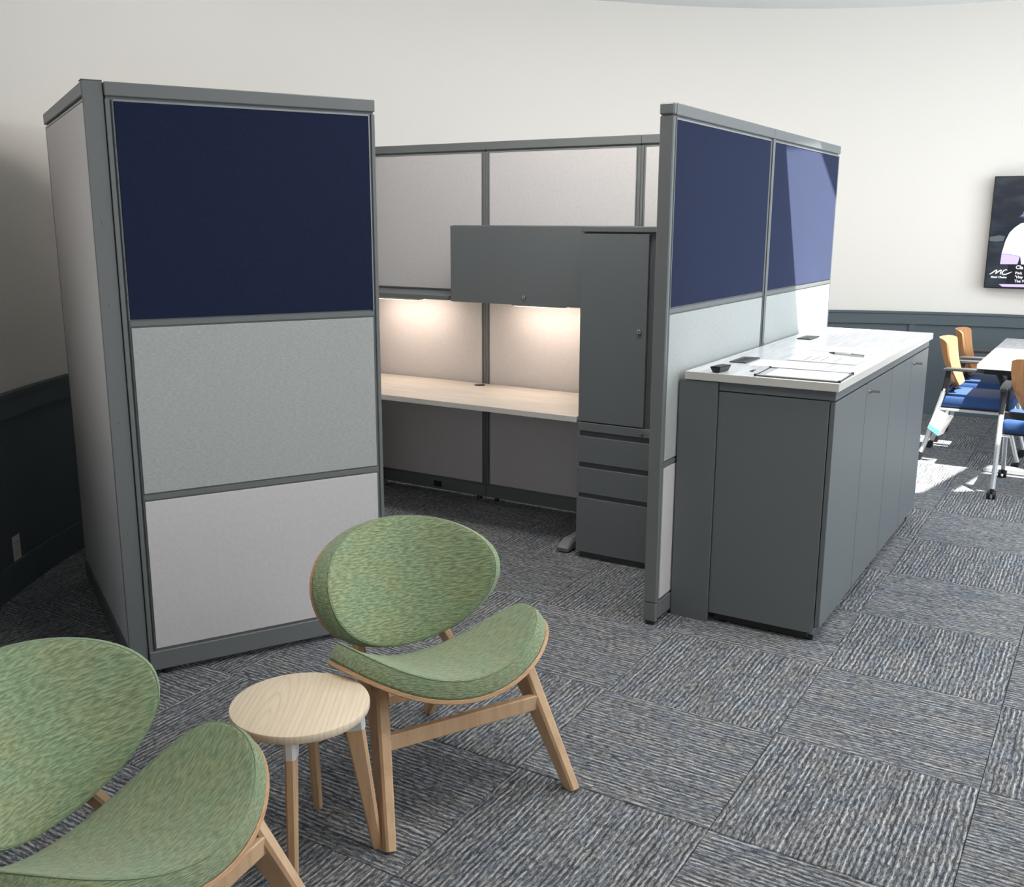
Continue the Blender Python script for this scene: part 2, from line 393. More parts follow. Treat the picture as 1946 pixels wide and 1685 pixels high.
# receding panel at far left
aB = math.atan2(-.48, .877)
farB = (-2.909+1.195*-.877, 2.144+1.195*.48)
panel('white fabric partition panel at far left, receding from the corner post towards the round wall', farB, aB, 1.178, white1, left=.012, right=.012)
panel('white cubicle side panel hidden behind the far-left panel, nearest the corner post', (-3.95, 2.788), PI/2, 1.0, white1)
panel('white cubicle side panel at the back left, beside the desk end', (-3.95, 3.789), PI/2, 1.0, white1)
c1 = panel('white partition panel at the back above the open wall shelf', (-4.062, 4.841), 0, .936, white1)
bx('socket_cover', BLACK, c1, .555, .615, -.004, 0, .035, .072, bev=.002)
panel('white partition panel at the back behind the overhead cabinet', (-3.124, 4.841), 0, .942, white1)
panel('narrow white partition panel at the back above the tall tower cabinet', (-2.180, 4.841), 0, .622, white1)
threeD = [(.0, FW), (.676, FG), (1.291, FN)]
pD1 = panel('near right-hand partition panel with a shaded navy tile, its free end by the tower cabinet',
      (-1.499, 3.632), PI/2, 1.206, threeD, left=.010, right=.028)
pD2 = panel('far right-hand partition panel whose navy tile catches the sunlight', (-1.499, 4.842), PI/2, 1.27, threeD, left=.026, right=.010)
# end cover of the near right panel
t = thing('end_cover', 'grey end trim post capping the free near end of the right-hand partition', 'post', (-1.5265, 3.622, 0), 0)
bx('post_cover', MGP, t, -.028, .028, -.012, .009, .094, PH-.046, bev=.004)
bx('post_foot', MGP, t, -.028, .028, -.012, .009, .012, .092, bev=.004)
bx('post_cap', MGP, t, -.0305, .0305, -.014, .0095, PH-.044, PH, bev=.006)
bm = B(); cyl(bm, (0, 0, 0), (0, 0, .014), .02, .02, 16); obj('levelling_foot', bm, BLACK, t)
# wider post strip between D1 and D2
t = thing('joint_post', 'slim grey joint strip between the two right-hand navy partition panels', 'post', (-1.499, 4.840, 0), 0)
bx('post_cover', MGP, t, .0012, .0045, -.014, .014, 1.05, PH-.046, bev=.001)

# ------------------------------------------------------------------ desk, shelf, overhead cabinet, tower
t = thing('standing_desk', 'pale wood-grain desk inside the cubicle under the open shelf and overhead cabinet', 'desk', (-3.06, 4.52, 0))
dx0, dx1, dy0, dy1 = -.86, .868, -.315, .300
bm = B(); box(bm, dx0, dx1, dy0, dy1, .682, .710, bev=.002); dt = obj('desk_top', bm, LAM_D, t)
bx('edge_band', LAM_E, dt, dx0, dx1, dy0-.0015, dy0+.0005, .6825, .7085)
bm = B(); cyl(bm, (-.05, .235, .708), (-.05, .235, .7125), .033, .031, 24); gm = obj('grommet', bm, BLACK, t)
bm = B(); cyl(bm, (-.05, .235, .7125), (-.05, .235, .7132), .022, .022, 20); obj('grommet_slot', bm, DGREY, gm)
STEELG = mat('grey_steel', (.24, .25, .26), .4, .2)
for sx in (-.82, .79):
    bm = B(); box(bm, sx-.035, sx+.035, -.02, .05, .05, .66, bev=.004); lg = obj('leg', bm, STEELG, t)
    bm = B(); loft(bm, [(sx, -.295, .016), (sx, -.275, .022), (sx, -.23, .032), (sx, .24, .032), (sx, .29, .018)],
                   [(.066, .02), (.068, .036), (.07, .058), (.07, .058), (.066, .03)], (1, 0, 0)); obj('foot', bm, STEELG, lg)
bx('cross_beam', STEELG, t, -.82, .79, -.01, .03, .64, .682, bev=.003)

t = thing('wall_shelf', 'open grey metal wall shelf on the back partition, left of the overhead cabinet', 'shelf', (-3.595, 4.84, 1.211))
bx('shelf_board', MG, t, -.462, .462, -.358, -.006, .0, .024, bev=.002)
bx('back_rail', MGD, t, -.462, .462, -.022, -.006, .024, .036, bev=.001)
for s in (-1, 1): bx('bracket', MG, t, s*.462-.003, s*.462+.003, -.30, -.006, -.007, .0)

def lock(parent, x, y, z, face, r=.012):
    """small round key lock; face = outward direction"""
    bm = B(); f = Vector(face); p = Vector((x, y, z))
    cyl(bm, p, p+f*.007, r, r*.85, 20); cyl(bm, p+f*.007, p+f*.009, r*.62, r*.55, 20)
    o = obj('lock', bm, CHROME, parent, smooth='auto')
    bm = B(); s = Vector((0, 0, 1)); l = f.cross(s)
    q = p+f*.0095; vs = [bm.verts.new(q+l*a+s*b) for a, b in ((-.0015, -.005), (.0015, -.005), (.0015, .005), (-.0015, .005))]; bm.faces.new(vs)
    obj('keyhole', bm, BLACK, o); return o
t = thing('overhead_cabinet', 'grey overhead flip-door cabinet with a small round lock, above the desk', 'cabinet', (-2.652, 4.66, 1.205))
bx('body', MG, t, -.463, .461, -.165, .178, .0, .405, bev=.002)
d = bx('door', MG, t, -.463, .461, -.182, -.167, .002, .403, bev=.0018)
lock(d, 0, -.182, .042, (0, -1, 0))

t = thing('tower_cabinet', 'tall grey tower cabinet with one door over three drawers, beside the right-hand partition', 'cabinet', (-1.878, 4.51, 0))
bx('body', MG, t, -.303, .305, -.285, .300, .03, 1.584, bev=.002)
bx('plinth', MGD, t, -.298, .300, -.275, .295, .0, .032)
bx('top_panel', MG, t, -.307, .307, -.307, .303, 1.584, 1.608, bev=.002)
bx('side_panel', MG, t, .288, .305, -.305, -.285, .69, 1.584)
bx('recess_strip', MGD, t, .045, .288, -.290, -.2845, .69, 1.582)
d = bx('door', MG, t, -.305, .036, -.305, -.287, .692, 1.575, bev=.0015); lock(d, .002, -.305, 1.139, (0, -1, 0), .013)
r_ = bx('lock_rail', MG, t, -.307, .305, -.305, -.285, .645, .686, bev=.0015); lock(r_, .028, -.305, .661, (0, -1, 0), .012)
for z0, z1 in ((.489, .618), (.335, .463), (.034, .311)):
    bx('drawer', MG, t, -.307, .305, -.305, -.286, z0, z1, bev=.0015)
    bx('drawer_pull', MGD, t, -.303, .301, -.289, -.2845, z1, z1+.026)

def task_light(x, lab):
    t = thing('task_light', lab, 'lamp', (x, 4.66, 1.198 if x > -3 else 1.200))
    bx('housing', WHITE, t, -.16, .16, -.03, .03, -.012, .0 if x > -3 else .010, bev=.002)
    e = bx('lens', mat('lamp_lens', (.9, .85, .8), .4, emit=(1, .80, .62), es=6), t, -.15, .15, -.022, .022, -.014, -.0115)
    l = bpy.data.lights.new('task_lamp', 'AREA'); l.shape = 'RECTANGLE'; l.size = .42; l.size_y = .04; l.energy = 2.5; l.color = (1, .80, .64)
    o = bpy.data.objects.new('task_lamp', l); C.objects.link(o); o.parent = t; o.location = (0, 0, -.016); o.rotation_euler = (.45, 0, 0)
task_light(-3.60, 'slim task light glowing under the open wall shelf')
task_light(-2.66, 'slim task light glowing under the overhead cabinet')

# ------------------------------------------------------------------ storage cabinets and counter
YC0, YC1, YM = 3.770, 5.812, 4.838
XB, XF = -1.330, -.875
def storage(y0, y1, lab, first):
    L = y1-y0; t = thing('storage_cabinet', lab, 'cabinet', ((XB+XF)/2, (y0+y1)/2, 0)); h = (XF-XB)/2; l = L/2
    bx('body', MG, t, -h, h-.022, -l, l, .04, .972, bev=.0015)
    bx('top_frame', MG, t, -h, h, -l, l, .976, 1.012, bev=.0015)
    bx('toe_base', BLACK, t, -h+.02, h-.05, -l+.015, l-.015, .012, .04)
    for sx in (-h+.05, h-.045):
        for sy in (-l+.04, l-.04): bm = B(); cyl(bm, (sx, sy, 0), (sx, sy, .014), .016, .016, 12); obj('levelling_foot', bm, BLACK, t)
    for k, (a, b) in enumerate(((-l, 0), (0, l))):
        d = bx('door', MG, t, h-.019, h, a+.003, b-.003, .065, .969, bev=.0018)
        if k == 1:
            p = Vector((h, a+.055, .932)); bm = B()
            cyl(bm, p, p+Vector((.008, 0, 0)), .011, .010, 18); lk = obj('lock', bm, CHROME, d, smooth='auto')
            bm = B(); box(bm, h+.008, h+.036, a+.0538, a+.0562, .9265, .9375, bev=.0006)
            cyl(bm, (h+.036, a+.0535, .932), (h+.036, a+.0565, .932), .0070, .0070, 14)
            obj('key', bm, CHROME, lk)
    return t
storage(YC0, YM-.001, 'grey two-door storage cabinet at the near end of the counter, key in its lock', True)
storage(YM+.001, YC1, 'grey two-door storage cabinet at the far sunlit end of the counter, key in its lock', False)
t = thing('filler_panel', 'plain grey filler panel between the right-hand partition and the storage cabinets', 'panel', (-1.413, 4.8, 0))
bx('end_panel', MG, t, -.081, .081, -1.040, -1.024, .0, 1.010, bev=.001)
bx('back_fill', MG, t, -.06, -.045, -1.02, 1.012, .02, 1.010)
bm = B(); box(bm, -1.469, -.862, 3.752, 5.836, 1.0135, 1.046, bev=.0015)
ct = obj('countertop', bm, [LAM_C, LAM_E]); tag(ct, 'long white counter top with grey streaks lying over the storage cabinets', 'countertop')
for p in ct.data.polygons:
    if abs(p.normal.z) < .5: p.material_index = 1
ZT = 1.046
def flat(name, pts, z0, z1, m, lab, cat, group=None):
    cx = sum(p[0] for p in pts)/len(pts); cy = sum(p[1] for p in pts)/len(pts)
    bm = B(); prism(bm, [(x-cx, y-cy) for x, y in pts], z0-ZT, z1-ZT); o = obj(name, bm, m, loc=(cx, cy, ZT)); return tag(o, lab, cat, group) if lab else o
for (x0, x1, y0, y1, lab) in ((-1.405, -1.332, 4.093, 4.284, 'black flush power module in the near part of the counter top'),
                               (-1.409, -1.337, 5.130, 5.300, 'flush power module in the sunlit far part of the counter top')):
    t = thing('power_module', lab, 'power module', ((x0+x1)/2, (y0+y1)/2, ZT)); h, l = (x1-x0)/2, (y1-y0)/2
    bx('cover_plate', DGREY, t, -h, h, -l, l, 0, .005, bev=.0015)
    for s in (-1, 0, 1): bx('socket', BLACK, t, -.016, .016, s*.045-.014, s*.045+.014, .005, .0062, bev=.0008)
# black wedge-shaped eraser dock
t = thing('eraser_block', 'small black tapered block standing near the left front corner of the counter', 'desk object', (-1.343, 3.812, ZT), -.10)
bm = B(); lo = [(-.014, -.042), (.014, -.042), (.014, .042), (-.014, .042)]; hi = [(-.023, -.052), (.023, -.052), (.023, .052), (-.023, .052)]
vl = [bm.verts.new((x, y, 0)) for x, y in lo]; vh = [bm.verts.new((x, y, .024)) for x, y in hi]
bm.faces.new(vl[::-1]); bm.faces.new(vh)
for i in range(4): bm.faces.new((vl[i], vl[(i+1) % 4], vh[(i+1) % 4], vh[i]))
bmesh.ops.bevel(bm, geom=bm.edges[:], offset=.002, segments=2, affect='EDGES'); obj('body', bm, BLACK, t)
bx('top_pad', DGREY, t, -.016, .016, -.042, .042, .023, .0255, bev=.001)
# clipboard with dark rim
t = thing('clipboard', 'clear clipboard with a dark rim and white sheets near the front edge of the counter', 'clipboard', (-1.035, 3.888, ZT), 0)
cq = [(-.152, -.118), (-.166, .118), (.160, .128), (.168, -.118)]
bm = B(); prism(bm, cq, 0, .003); obj('board', bm, mat('clear_acrylic', (.62, .66, .70), .15), t)
bm = B(); prism(bm, [(-.118, -.100), (-.128, .102), (.148, .112), (.150, -.100)], .003, .006); obj('paper_sheet', bm, PAPER, t)
bm = B()
for i in range(4):
    a, b = Vector((*cq[i], .003)), Vector((*cq[(i+1) % 4], .003)); tube(bm, [a, b], .0032, 6)
obj('rim', bm, DGREY, t)
for x, y in cq: bm = B(); cyl(bm, (x, y, 0), (x, y, .009), .006, .005, 10); obj('corner_stud', bm, BLACK, t)
def sheet(x, y, rz, w_, h_, lab, marks, lift=.0):
    t = thing('paper_sheet', lab, 'paper', (x, y, ZT), rz); bx('sheet', PAPER, t, -w_/2, w_/2, -h_/2, h_/2, .0003+lift, .0013+lift)
    for x0, y0, x1, y1 in marks:
        a, b = Vector((x0, y0, .0022+lift)), Vector((x1, y1, .0022+lift)); bm = B(); d = (b-a).normalized(); s = d.cross(Vector((0, 0, 1)))*.0016
        bm.faces.new([bm.verts.new(p) for p in (a-s, b-s, b+s, a+s)]); obj('printed_line', bm, INK, t)
sheet(-1.165, 4.158, .04, .30, .215, 'blank white paper sheet lying behind the clipboard', [])
sheet(-1.07, 4.42, -.03, .30, .25, 'white paper sheet with four printed strokes in the middle of the counter',
      [(-.075, -.10, -.085, .045), (-.045, -.095, -.048, .05), (-.010, -.095, -.012, .05), (.048, -.09, .046, .05)], .0012)
sheet(-1.08, 4.80, .05, .28, .20, 'white paper sheet with dashed print in the sunlit part of the counter',
      [(-.11, -.05, -.09, -.05), (-.06, -.06, -.02, -.06), (.0, -.03, .012, .0), (.03, .02, .04, .05), (.06, .06, .075, .085)], .0)
t = thing('pen', 'silver pen with a dark tip lying on the counter papers', 'pen', (-1.02, 4.548, ZT+.010), math.atan2(-.062, .171))
bm = B(); cyl(bm, (-.062, 0, 0), (.085, 0, 0), .0052, .0048, 12); obj('barrel', bm, SILVER, t, smooth='auto')
bm = B(); cyl(bm, (-.092, 0, 0), (-.062, 0, 0), .0022, .0058, 12); obj('tip', bm, BLACK, t, smooth='auto')
bx('clip', DGREY, t, .02, .085, -.0015, .0015, .0045, .007)
bm = B(); cyl(bm, (0, 0, 0), (0, 0, .003), .008, .007, 12); cyl(bm, (0, 0, .003), (.012, .012, .006), .003, .002, 8)
tag(obj('screw', bm, DGREY, loc=(-1.238, 3.884, ZT)), 'tiny dark screw lying on the counter left of the clipboard', 'screw')

# ------------------------------------------------------------------ green lounge chairs
ZS, TL, KS, WS, LF, LB, E1 = .3566, .219, 1.425, .296, .263, .166, .054
BB, ZB, TB, KB, WB, HU, HD, E2 = -.252, .540, .359, 1.704, .273, .189, .210, -.040
def seat_s(a, b): return Vector((b, a, ZS+TL*b+KS*a*a))
CT, ST = math.cos(TB), math.sin(TB)
def back_s(a, h): n = KB*a*a; return Vector((BB-h*ST+n*CT, a, ZB+h*CT+n*ST))
def egg(t, W_, Lp, Lm, e):
    s, c = math.sin(t), math.cos(t); return W_*c*(1+e*s), (Lp if s > 0 else Lm)*s
def pad(S, shape, flip, t0, t1, grow=0.0, nr=9, nt=72, soft=True):
    """a cushion slab between normal offsets t0 (seen side) and t1 of surface S inside an egg outline"""
    bm = B()
    def nrm(a, b):
        e = 1e-4; n = (S(a+e, b)-S(a-e, b)).cross(S(a, b+e)-S(a, b-e)).normalized(); return -n if flip else n
    prof = []
    if soft:
        for k in range(nr): r = (k+1)/nr*.975; prof.append((r, t0+.002*(r**6)-.004*(1-r**2), 0))
        prof += [(.992, t0+.0026, 0), (1, t0+.0050, 0), (1, t0+.011, .0018), (1, (t0+t1)/2, .004), (1, t1-.006, .002), (1, t1, -.004)]
        prof += [((nr-k)/nr*.97, t1, 0) for k in range(1, nr)]
        c0, c1 = t0-.004, t1
    else:
        prof = [((k+1)/nr, t0, 0) for k in range(nr-1)]+[(1, t0, grow-.002), (1, t0+.002, grow), (1, t1-.002, grow), (1, t1, grow-.003)]+[((nr-k)/nr, t1, 0) for k in range(1, nr)]
        c0, c1 = t0, t1
    rings = []; uvs = {}
    for r, d, g in prof:
        ring = []
        for i in range(nt):
            a, b = egg(2*PI*i/nt, *shape); L_ = math.hypot(a, b)
            a, b = a*r*(1+g/L_), b*r*(1+g/L_); vv = bm.verts.new(S(a, b)-nrm(a, b)*d); ring.append(vv); q = 1+(d-t0)*2.2/math.hypot(a, b) if r > .98 else 1; uvs[vv] = (a*q, b*q)
        rings.append(ring)
    v0 = bm.verts.new(S(0, 0)-nrm(0, 0)*c0); v1 = bm.verts.new(S(0, 0)-nrm(0, 0)*c1)
    for i in range(nt):
        j = (i+1) % nt; bm.faces.new((v0, rings[0][i], rings[0][j])); bm.faces.new((v1, rings[-1][j], rings[-1][i]))
        for A_, B_ in zip(rings, rings[1:]): bm.faces.new((A_[i], B_[i], B_[j], A_[j]))
    ul = bm.loops.layers.uv.new('UVMap')
    for f in bm.faces:
        for l in f.loops: l[ul].uv = uvs.get(l.vert, (0, 0))
    return bm
def lounge(label):
    t = thing('lounge_chair', label, 'lounge chair', group='green lounge chairs')
    seat = obj('seat_cushion', pad(seat_s, (WS, LF, LB, E1), True, 0, .056), GREEN, t, smooth='auto')
    back = obj('back_cushion', pad(back_s, (WB, HU, HD, E2), False, 0, .060), GREEN, t, smooth='auto')
    # seam piping round each top edge
    for S, sh, flip, par in ((seat_s, (WS, LF, LB, E1), True, seat), (back_s, (WB, HU, HD, E2), False, back)):
        bm = B(); pts = []
        for i in range(97):
            a, b = egg(2*PI*i/96, *sh); e = 1e-4
            n = (S(a+e, b)-S(a-e, b)).cross(S(a, b+e)-S(a, b-e)).normalized(); n = -n if flip else n
            pts.append(S(a*1.003, b*1.003)-n*.0055)
        tube(bm, pts, .0014, 6); obj('seam_piping', bm, SEAM, par, smooth=True)
    obj('seat_shell', pad(seat_s, (WS, LF, LB, E1), True, .056, .069, .001, soft=False), PLY, t, smooth='auto', label='curved beech plywood seat shell')
    obj('back_shell', pad(back_s, (WB, HU, HD, E2), False, .060, .072, -.004, soft=False), PLY, t, smooth='auto', label='curved beech plywood back shell')
    for s in (-1, 1):
        bm = B()
        loft(bm, [(.298, s*.292, 0), (.287, s*.2885, .02), (.140, s*.243, .27), (.105, s*.232, .325), (.085, s*.226, .352), (.080, s*.224, .366)],
             [(.027, .048), (.029, .052), (.036, .084), (.038, .098), (.037, .092), (.034, .07)], (0, 1, 0), .2)
        obj('leg', bm, BEECH, t, smooth='auto', label='splayed front beech leg' if s < 0 else None)
        bm = B()
        loft(bm, [(-.350, s*.140, 0), (-.340, s*.1405, .02), (-.20, s*.150, .22), (-.155, s*.154, .285), (-.13, s*.156, .31)],
             [(.031, .038), (.032, .042), (.034, .055), (.034, .060), (.034, .05)], (0, 1, 0), .2)
        obj('leg', bm, BEECH, t, smooth='auto')
        bm = B()
        loft(bm, [(.105, s*.230, .340), (.05, s*.221, .330), (-.03, s*.207, .316), (-.10, s*.185, .298), (-.16, s*.162, .288)],
             [(.034, .066), (.034, .072), (.034, .058), (.034, .050), (.034, .044)], (0, 1, 0), .16)
        obj('side_rail', bm, BEECH, t, smooth='auto')
        bm = B()
        loft(bm, [(-.145, s*.156, .270), (-.20, s*.152, .300), (-.262, s*.143, .345), (-.315, s*.132, .42), (-.372, s*.126, .56), (-.395, s*.120, .62)],
             [(.030, .030), (.030, .040), (.030, .040), (.030, .038), (.028, .030), (.026, .016)], (0, 1, 0), .2)
        obj('back_support', bm, BEECH, t, smooth='auto')
    bm = B(); loft(bm, [(.178, -.246, .243), (.178, .246, .243)], [(.024, .046)]*2, (1, 0, 0), .12); obj('front_stretcher', bm, BEECH, t, smooth='auto')
    bm = B(); loft(bm, [(-.262, -.144, .130), (-.262, .144, .130)], [(.032, .036)]*2, (1, 0, 0), .12); obj('rear_stretcher', bm, BEECH, t, smooth='auto')
    return t
ch = lounge('green upholstered beech lounge chair in the middle, facing right, behind the round side table')
ch.location = (-1.616, 2.230, 0); ch.rotation_euler = (0, 0, -.489)
c2 = copy_tree(ch); c2.location = (-1.672, 1.166, 0); c2.rotation_euler = (0, 0, .147)
c2['label'] = 'green upholstered beech lounge chair cropped at the lower left corner of the photo'

# ------------------------------------------------------------------ round side table
t = thing('side_table', 'small round pale wood side table between the two green lounge chairs', 'side table', (-1.686, 1.730, 0))
def lathe(bm, prof, n=64):
    rings = [[bm.verts.new((r*math.cos(2*PI*i/n), r*math.sin(2*PI*i/n), z)) for i in range(n)] for r, z in prof]
    for A_, B_ in zip(rings, rings[1:]):
        for i in range(n): bm.faces.new((A_[i], A_[(i+1) % n], B_[(i+1) % n], B_[i]))
    bm.faces.new(rings[0][::-1]); bm.faces.new(rings[-1])
bm = B(); lathe(bm, [(.168, .396), (.1745, .398), (.1775, .403), (.1775, .4165), (.1762, .4192), (.1735, .4204)]); obj('table_top', bm, TOPW, t, smooth='auto')
for k in range(4):
    a = math.radians(-57+90*k); c, s = math.cos(a), math.sin(a)
    P = lambda r, z: (r*c, r*s, z)
    bm = B(); loft(bm, [P(.189, 0), P(.187, .01), P(.137, .352)], [(.023, .024), (.0235, .027), (.026, .050)], (-s, c, 0), .2); lg = obj('leg', bm, BEECH, t, smooth='auto')
    bm = B(); loft(bm, [P(.138, .345), P(.1315, .393), P(.131, .3965)], [(.029, .054), (.031, .062), (.031, .062)], (-s, c, 0), .25)
    obj('leg_bracket', bm, WHITE, lg, smooth='auto', label='white leg bracket')

# ------------------------------------------------------------------ conference table and chairs
t = thing('conference_table', 'white laminate meeting table in sunlight at the right edge, with grey steel feet', 'table', (-.387, 8.03, 0))
bm = B(); box(bm, -.383, .383, -.905, .905, .700, .730, bev=.003); tt = obj('table_top', bm, [LAM_C, LAM_E], t)
for p in tt.data.polygons:
    if abs(p.normal.z) < .5: p.material_index = 1
for ap in ((-.345, .345, -.80, -.76), (-.345, .345, .76, .80), (-.30, -.26, -.76, .76)): bx('apron', BLACK, t, *ap, .655, .700)
for y in (-.79, .79):
    bm = B(); box(bm, -.04, .04, y-.025, y+.025, .03, .66, bev=.004); lg = obj('leg', bm, MGD, t)
    bm = B(); loft(bm, [(-.285, y, .010), (-.265, y, .018), (-.20, y, .022), (.20, y, .022), (.285, y, .012)], [(.07, .018), (.075, .034), (.078, .042), (.078, .042), (.07, .02)], (0, 1, 0)); obj('foot', bm, SILVER, lg)
bx('cable_port', BLACK, tt, -.06, .02, .35, .47, .730, .734, bev=.001)

def blade():
    bm = B(); ny, nz = 16, 10; th = .011; front = []; rear = []
    for side in (0, 1):
        G = []
        for j in range(nz+1):
            v_ = j/nz; row = []
            for i in range(ny+1):
                u = i/ny*2-1
                wd = .212-.085*(1-v_)**2-.006*v_**6
                z = .500+.350*v_ + (.0 if v_ > .5 else .03*(abs(u)**3)*(1-2*v_))
                z -= .018*(abs(u)**8)*(v_ > .9)
                x = -.150-.125*v_+.030*math.sin(v_*PI)*-.5+.075*(u*u)*(.55+.45*v_)
                row.append(bm.verts.new((x-(th if side else 0), u*wd, z)))
            G.append(row)
        (front if side == 0 else rear).extend(G)
    for G in (front, rear):
        for j in range(nz):
            for i in range(ny): bm.faces.new((G[j][i], G[j][i+1], G[j+1][i+1], G[j+1][i]))
    for j in range(nz):
        for i in (0, ny): bm.faces.new((front[j][i], front[j+1][i], rear[j+1][i], rear[j][i]))
    for i in range(ny):
        for j in (0, nz): bm.faces.new((front[j][i], front[j][i+1], rear[j][i+1], rear[j][i]))
    return bm
def meeting_chair(label):
    t = thing('meeting_chair', label, 'chair', group='blue-seated meeting chairs on casters')
    bm = B(); box(bm, -.225, .245, -.225, .225, .388, .476, bev=.028, seg=3); obj('seat', bm, NAVYS, t, smooth='auto')
    bx('seat_pan', BLACK, t, -.205, .225, -.205, .205, .380, .397, bev=.004)
    obj('backrest', blade(), ORANGE, t, smooth='auto')
    for s in (-1, 1):
        y = s*.232
        bm = B(); tube(bm, [(-.308, s*.228, .058), (-.286, s*.228, .12), (-.190, y, .52)], .0155, 10); lg = obj('leg', bm, SILVER, t, smooth='auto')
        cs(t, -.308, s*.228)
        bm = B(); tube(bm, [(.305, s*.228, .058), (.288, s*.228, .11), (.185, y, .46)], .0145, 10); lg = obj('leg', bm, SILVER, t, smooth='auto')
        cs(t, .305, s*.228)
        bm = B(); loft(bm, [(-.190, y, .50), (-.182, y, .56), (-.176, y, .648)], [(.026, .040), (.026, .036), (.026, .03)], (0, 1, 0)); obj('arm_support', bm, BLACK, t, smooth='auto')
        bm = B(); loft(bm, [(.185, y, .44), (.176, y, .52), (.160, y, .60), (.135, y, .648)], [(.024, .034)]*4, (0, 1, 0)); obj('arm_support', bm, BLACK, t, smooth='auto')
        bm = B(); loft(bm, [(-.205, y, .648), (-.185, y, .655), (0, y, .659), (.13, y, .655), (.165, y, .646)], [(.040, .018), (.05, .022), (.054, .022), (.052, .022), (.036, .014)], (0, 1, 0)); obj('arm_pad', bm, DGREY, t, smooth='auto')
        bx('seat_bracket', SILVER, t, -.215, .20, min(y, s*.17), max(y, s*.17), .365, .382, bev=.003)
    bx('back_brace', BLACK, t, -.195, -.175, -.22, .22, .470, .520, bev=.004)
    return t
def cs(par, x, y):
    bm = B(); tube(bm, [(x, y, .066), (x, y, .045), (x-.010, y, .030)], [.012, .014, .010], 12); c_ = obj('caster', bm, BLACK, par, smooth='auto')
    for s in (-1, 1): bm = B(); cyl(bm, (x-.012, y+s*.007, .026), (x-.012, y+s*.025, .026), .026, .024, 18); obj('wheel', bm, BLACK, c_, smooth='auto')
m0 = meeting_chair('blue-seated chair with honey-wood back side-on at the table, white tag on its rear leg')
m0.location = (-.790, 7.588, 0)
m1 = copy_tree(m0); m1.location = (-.785, 8.285, 0); m1['label'] = 'blue-seated chair with honey-wood back in shade, beyond the tagged chair near the wall'
m2 = copy_tree(m0); m2.location = (-.318, 6.810, 0); m2.rotation_euler = (0, 0, PI/2); m2['label'] = 'blue-seated wood-backed chair seen from behind at the near end of the table'

# care tag hanging from the rear leg of the first chair
t = thing('hang_tag', 'white folded card tag with a turquoise band hanging on a chair leg', 'tag', (-.995, 7.322, .29), 0)
def quad(bm, ps, th=.002):
    A_ = [bm.verts.new(p) for p in ps]; B_ = [bm.verts.new(Vector(p)+Vector((0, th, 0))) for p in ps]; n = len(ps)
    bm.faces.new(A_); bm.faces.new(B_[::-1])
    for i in range(n): bm.faces.new((A_[i], B_[i], B_[(i+1) % n], A_[(i+1) % n]))
bm = B(); quad(bm, [(-.020, 0, .090), (.062, -.014, .056), (.006, -.014, -.098), (-.068, 0, -.050)]); obj('front_cover', bm, PAPER, t)
bm = B(); quad(bm, [(.062, -.014, .056), (.090, .03, .045), (.034, .03, -.088), (.006, -.014, -.098)]); obj('back_cover', bm, WHITE, t)
bm = B(); quad(bm, [(-.056, -.0032, -.022), (.018, -.0175, -.062), (.006, -.0175, -.094), (-.068, -.0032, -.050)], .0015); obj('turquoise_band', bm, mat('turquoise_print', (.16, .62, .66), .5), t)
bm = B(); tube(bm, [(-.02, .01, .09), (-.01, .035, .135), (-.02, .05, .15)], .0012, 6); obj('string', bm, WHITE, t)

# ------------------------------------------------------------------ television
TVX, TVY = -1.0085, 9.215
t = thing('television', 'black wall television showing a figure in a white shirt, at the right edge', 'television', (TVX, TVY, 0))
bx('housing', BLACK, t, 0, 1.60, .008, .060, 1.108, 2.008, bev=.004)
bx('wall_mount', BLACK, t, .55, 1.05, .060, .098, 1.35, 1.75)
def emi(name, col, s): return mat(name, tuple(c*.3 for c in col), .3, emit=col, es=s)
scr = mat('screen_backdrop', (.01, .012, .016), .22)
N_, L_, b_ = nodes(scr); v = mapping(scr, (3, 1, 7)); nn = noise(scr, v, 1.2, 3)
L_.new(ramp(scr, nn, [(.40, (.006, .010, .020)), (.62, (.030, .042, .055))]), b_.inputs['Emission Color']); b_.inputs['Emission Strength'].default_value = 1
bx('screen', scr, t, .010, 1.590, .002, .008, 1.120, 1.998)
LIL = emi('screen_lilac', (.62, .52, .95), 1.1); WHT = emi('screen_white', (1, .97, 1), 1.3); GRY = emi('screen_grey', (.10, .13, .14), 1); TXT = emi('screen_text', (1, 1, 1), 1.0)
HAIR = emi('screen_hair', (.02, .018, .03), 1); SKIN = emi('screen_skin', (.80, .52, .50), 1)
def poly(name, pts, m, y=0.001, par=t):
    bm = B(); bm.faces.new([bm.verts.new((x-TVX, y, z)) for x, z in pts]); bmesh.ops.triangulate(bm, faces=bm.faces[:])
    return obj(name, bm, m, par)
poly('stage_light', [(-.998, 1.493), (-.998, 1.525), (-.93, 1.538), (-.885, 1.532), (-.895, 1.494), (-.95, 1.488)], GRY, .0014)
body = [(-.898, 1.388), (-.888, 1.437), (-.878, 1.497), (-.856, 1.558), (-.822, 1.600), (-.781, 1.633), (-.758, 1.640), (-.70, 1.645), (-.60, 1.645), (-.56, 1.633), (-.50, 1.59), (-.47, 1.50), (-.45, 1.39), (-.55, 1.37), (-.58, 1.45), (-.585, 1.308), (-.745, 1.308), (-.757, 1.37)]
poly('shirt', body, WHT, .0011)
poly('arm', [(-.898, 1.386), (-.901, 1.306), (-.773, 1.308), (-.760, 1.369), (-.833, 1.386)], LIL, .0008)
poly('shirt_edge', [(-.900, 1.390), (-.833, 1.389), (-.762, 1.373), (-.762, 1.369), (-.833, 1.385), (-.898, 1.386)], emi('screen_fold', (.25, .2, .4), 1), .0006)
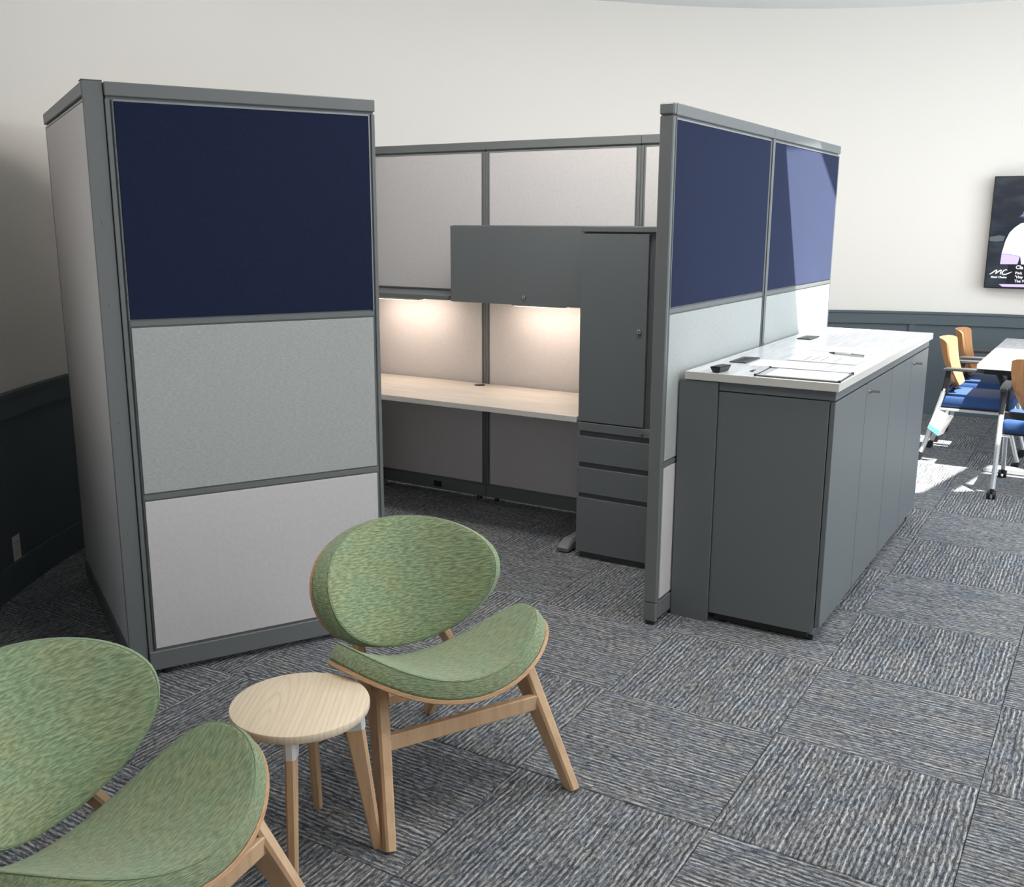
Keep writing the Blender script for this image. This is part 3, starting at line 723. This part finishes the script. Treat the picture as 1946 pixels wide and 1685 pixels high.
poly('face', [(-.725, 1.66), (-.735, 1.75), (-.71, 1.83), (-.66, 1.86), (-.61, 1.83), (-.59, 1.75), (-.60, 1.66), (-.66, 1.63)], SKIN, .0009)
poly('hair', [(-.79, 1.680), (-.765, 1.70), (-.75, 1.80), (-.72, 1.88), (-.66, 1.91), (-.60, 1.88), (-.57, 1.80), (-.56, 1.68), (-.60, 1.66), (-.60, 1.80), (-.66, 1.84), (-.72, 1.80), (-.735, 1.68), (-.757, 1.66), (-.752, 1.675)], HAIR, .0007)
for k in range(4): poly('hair_lock', [(-.797+.012*k, 1.683-.004*k), (-.775+.012*k, 1.705), (-.765+.006*k, 1.735), (-.770+.012*k, 1.700)], emi('screen_hairlight', (.35, .38, .6), 1), .0004)
poly('lower_strip', [(-.895, 1.143), (-.868, 1.124), (-.45, 1.124), (-.45, 1.147), (-.705, 1.147)], LIL, .0008)
poly('caption_bar', [(-.84, 1.152), (-.84, 1.305), (-.44, 1.305), (-.44, 1.152)], emi('screen_caption', (.004, .005, .012), 1), .0005)
def text(body, x, z, size, bold=0, shear=0):
    cu = bpy.data.curves.new('caption_text', 'FONT'); cu.body = body; cu.size = size; cu.offset = bold; cu.shear = shear; cu.materials.append(TXT)
    tmp = bpy.data.objects.new('caption_text', cu); C.objects.link(tmp); me = bpy.data.meshes.new_from_object(tmp); bpy.data.objects.remove(tmp)
    o = bpy.data.objects.new('caption_text', me); C.objects.link(o); o.parent = t; o.location = (x-TVX, -.0004, z); o.rotation_euler = (PI/2, 0, 0)
text('Cla', -.782, 1.270, .040, .0012); text('Pink', -.782, 1.227, .030, .0006); text('"Hey', -.782, 1.195, .030, .0006); text('The W', -.782, 1.162, .030, .0006)
text('Music Choice', -.962, 1.193, .0215, .0007, .35)
def stroke(pts, w0):
    bm = B(); L0 = []; L1 = []
    n = len(pts)
    for i, (x, z) in enumerate(pts):
        a = pts[max(i-1, 0)]; b = pts[min(i+1, n-1)]; d = Vector((b[0]-a[0], b[1]-a[1])).normalized(); wd = w0*(.35+.65*math.sin(PI*(i+.4)/(n-.2)))
        L0.append(bm.verts.new((x-d.y*wd-TVX, -.0004, z+d.x*wd))); L1.append(bm.verts.new((x+d.y*wd-TVX, -.0004, z-d.x*wd)))
    for i in range(n-1): bm.faces.new((L0[i], L0[i+1], L1[i+1], L1[i]))
    obj('logo_stroke', bm, TXT, t)
stroke([(-.972, 1.221), (-.950, 1.236), (-.930, 1.254), (-.918, 1.258)], .0045)
stroke([(-.918, 1.258), (-.922, 1.243), (-.928, 1.226)], .004)
stroke([(-.928, 1.226), (-.910, 1.243), (-.893, 1.257), (-.884, 1.258)], .0045)
stroke([(-.884, 1.258), (-.890, 1.240), (-.892, 1.228), (-.884, 1.223)], .004)
stroke([(-.842, 1.257), (-.850, 1.263), (-.868, 1.254), (-.880, 1.236), (-.872, 1.223), (-.850, 1.224), (-.825, 1.236), (-.808, 1.246)], .005)
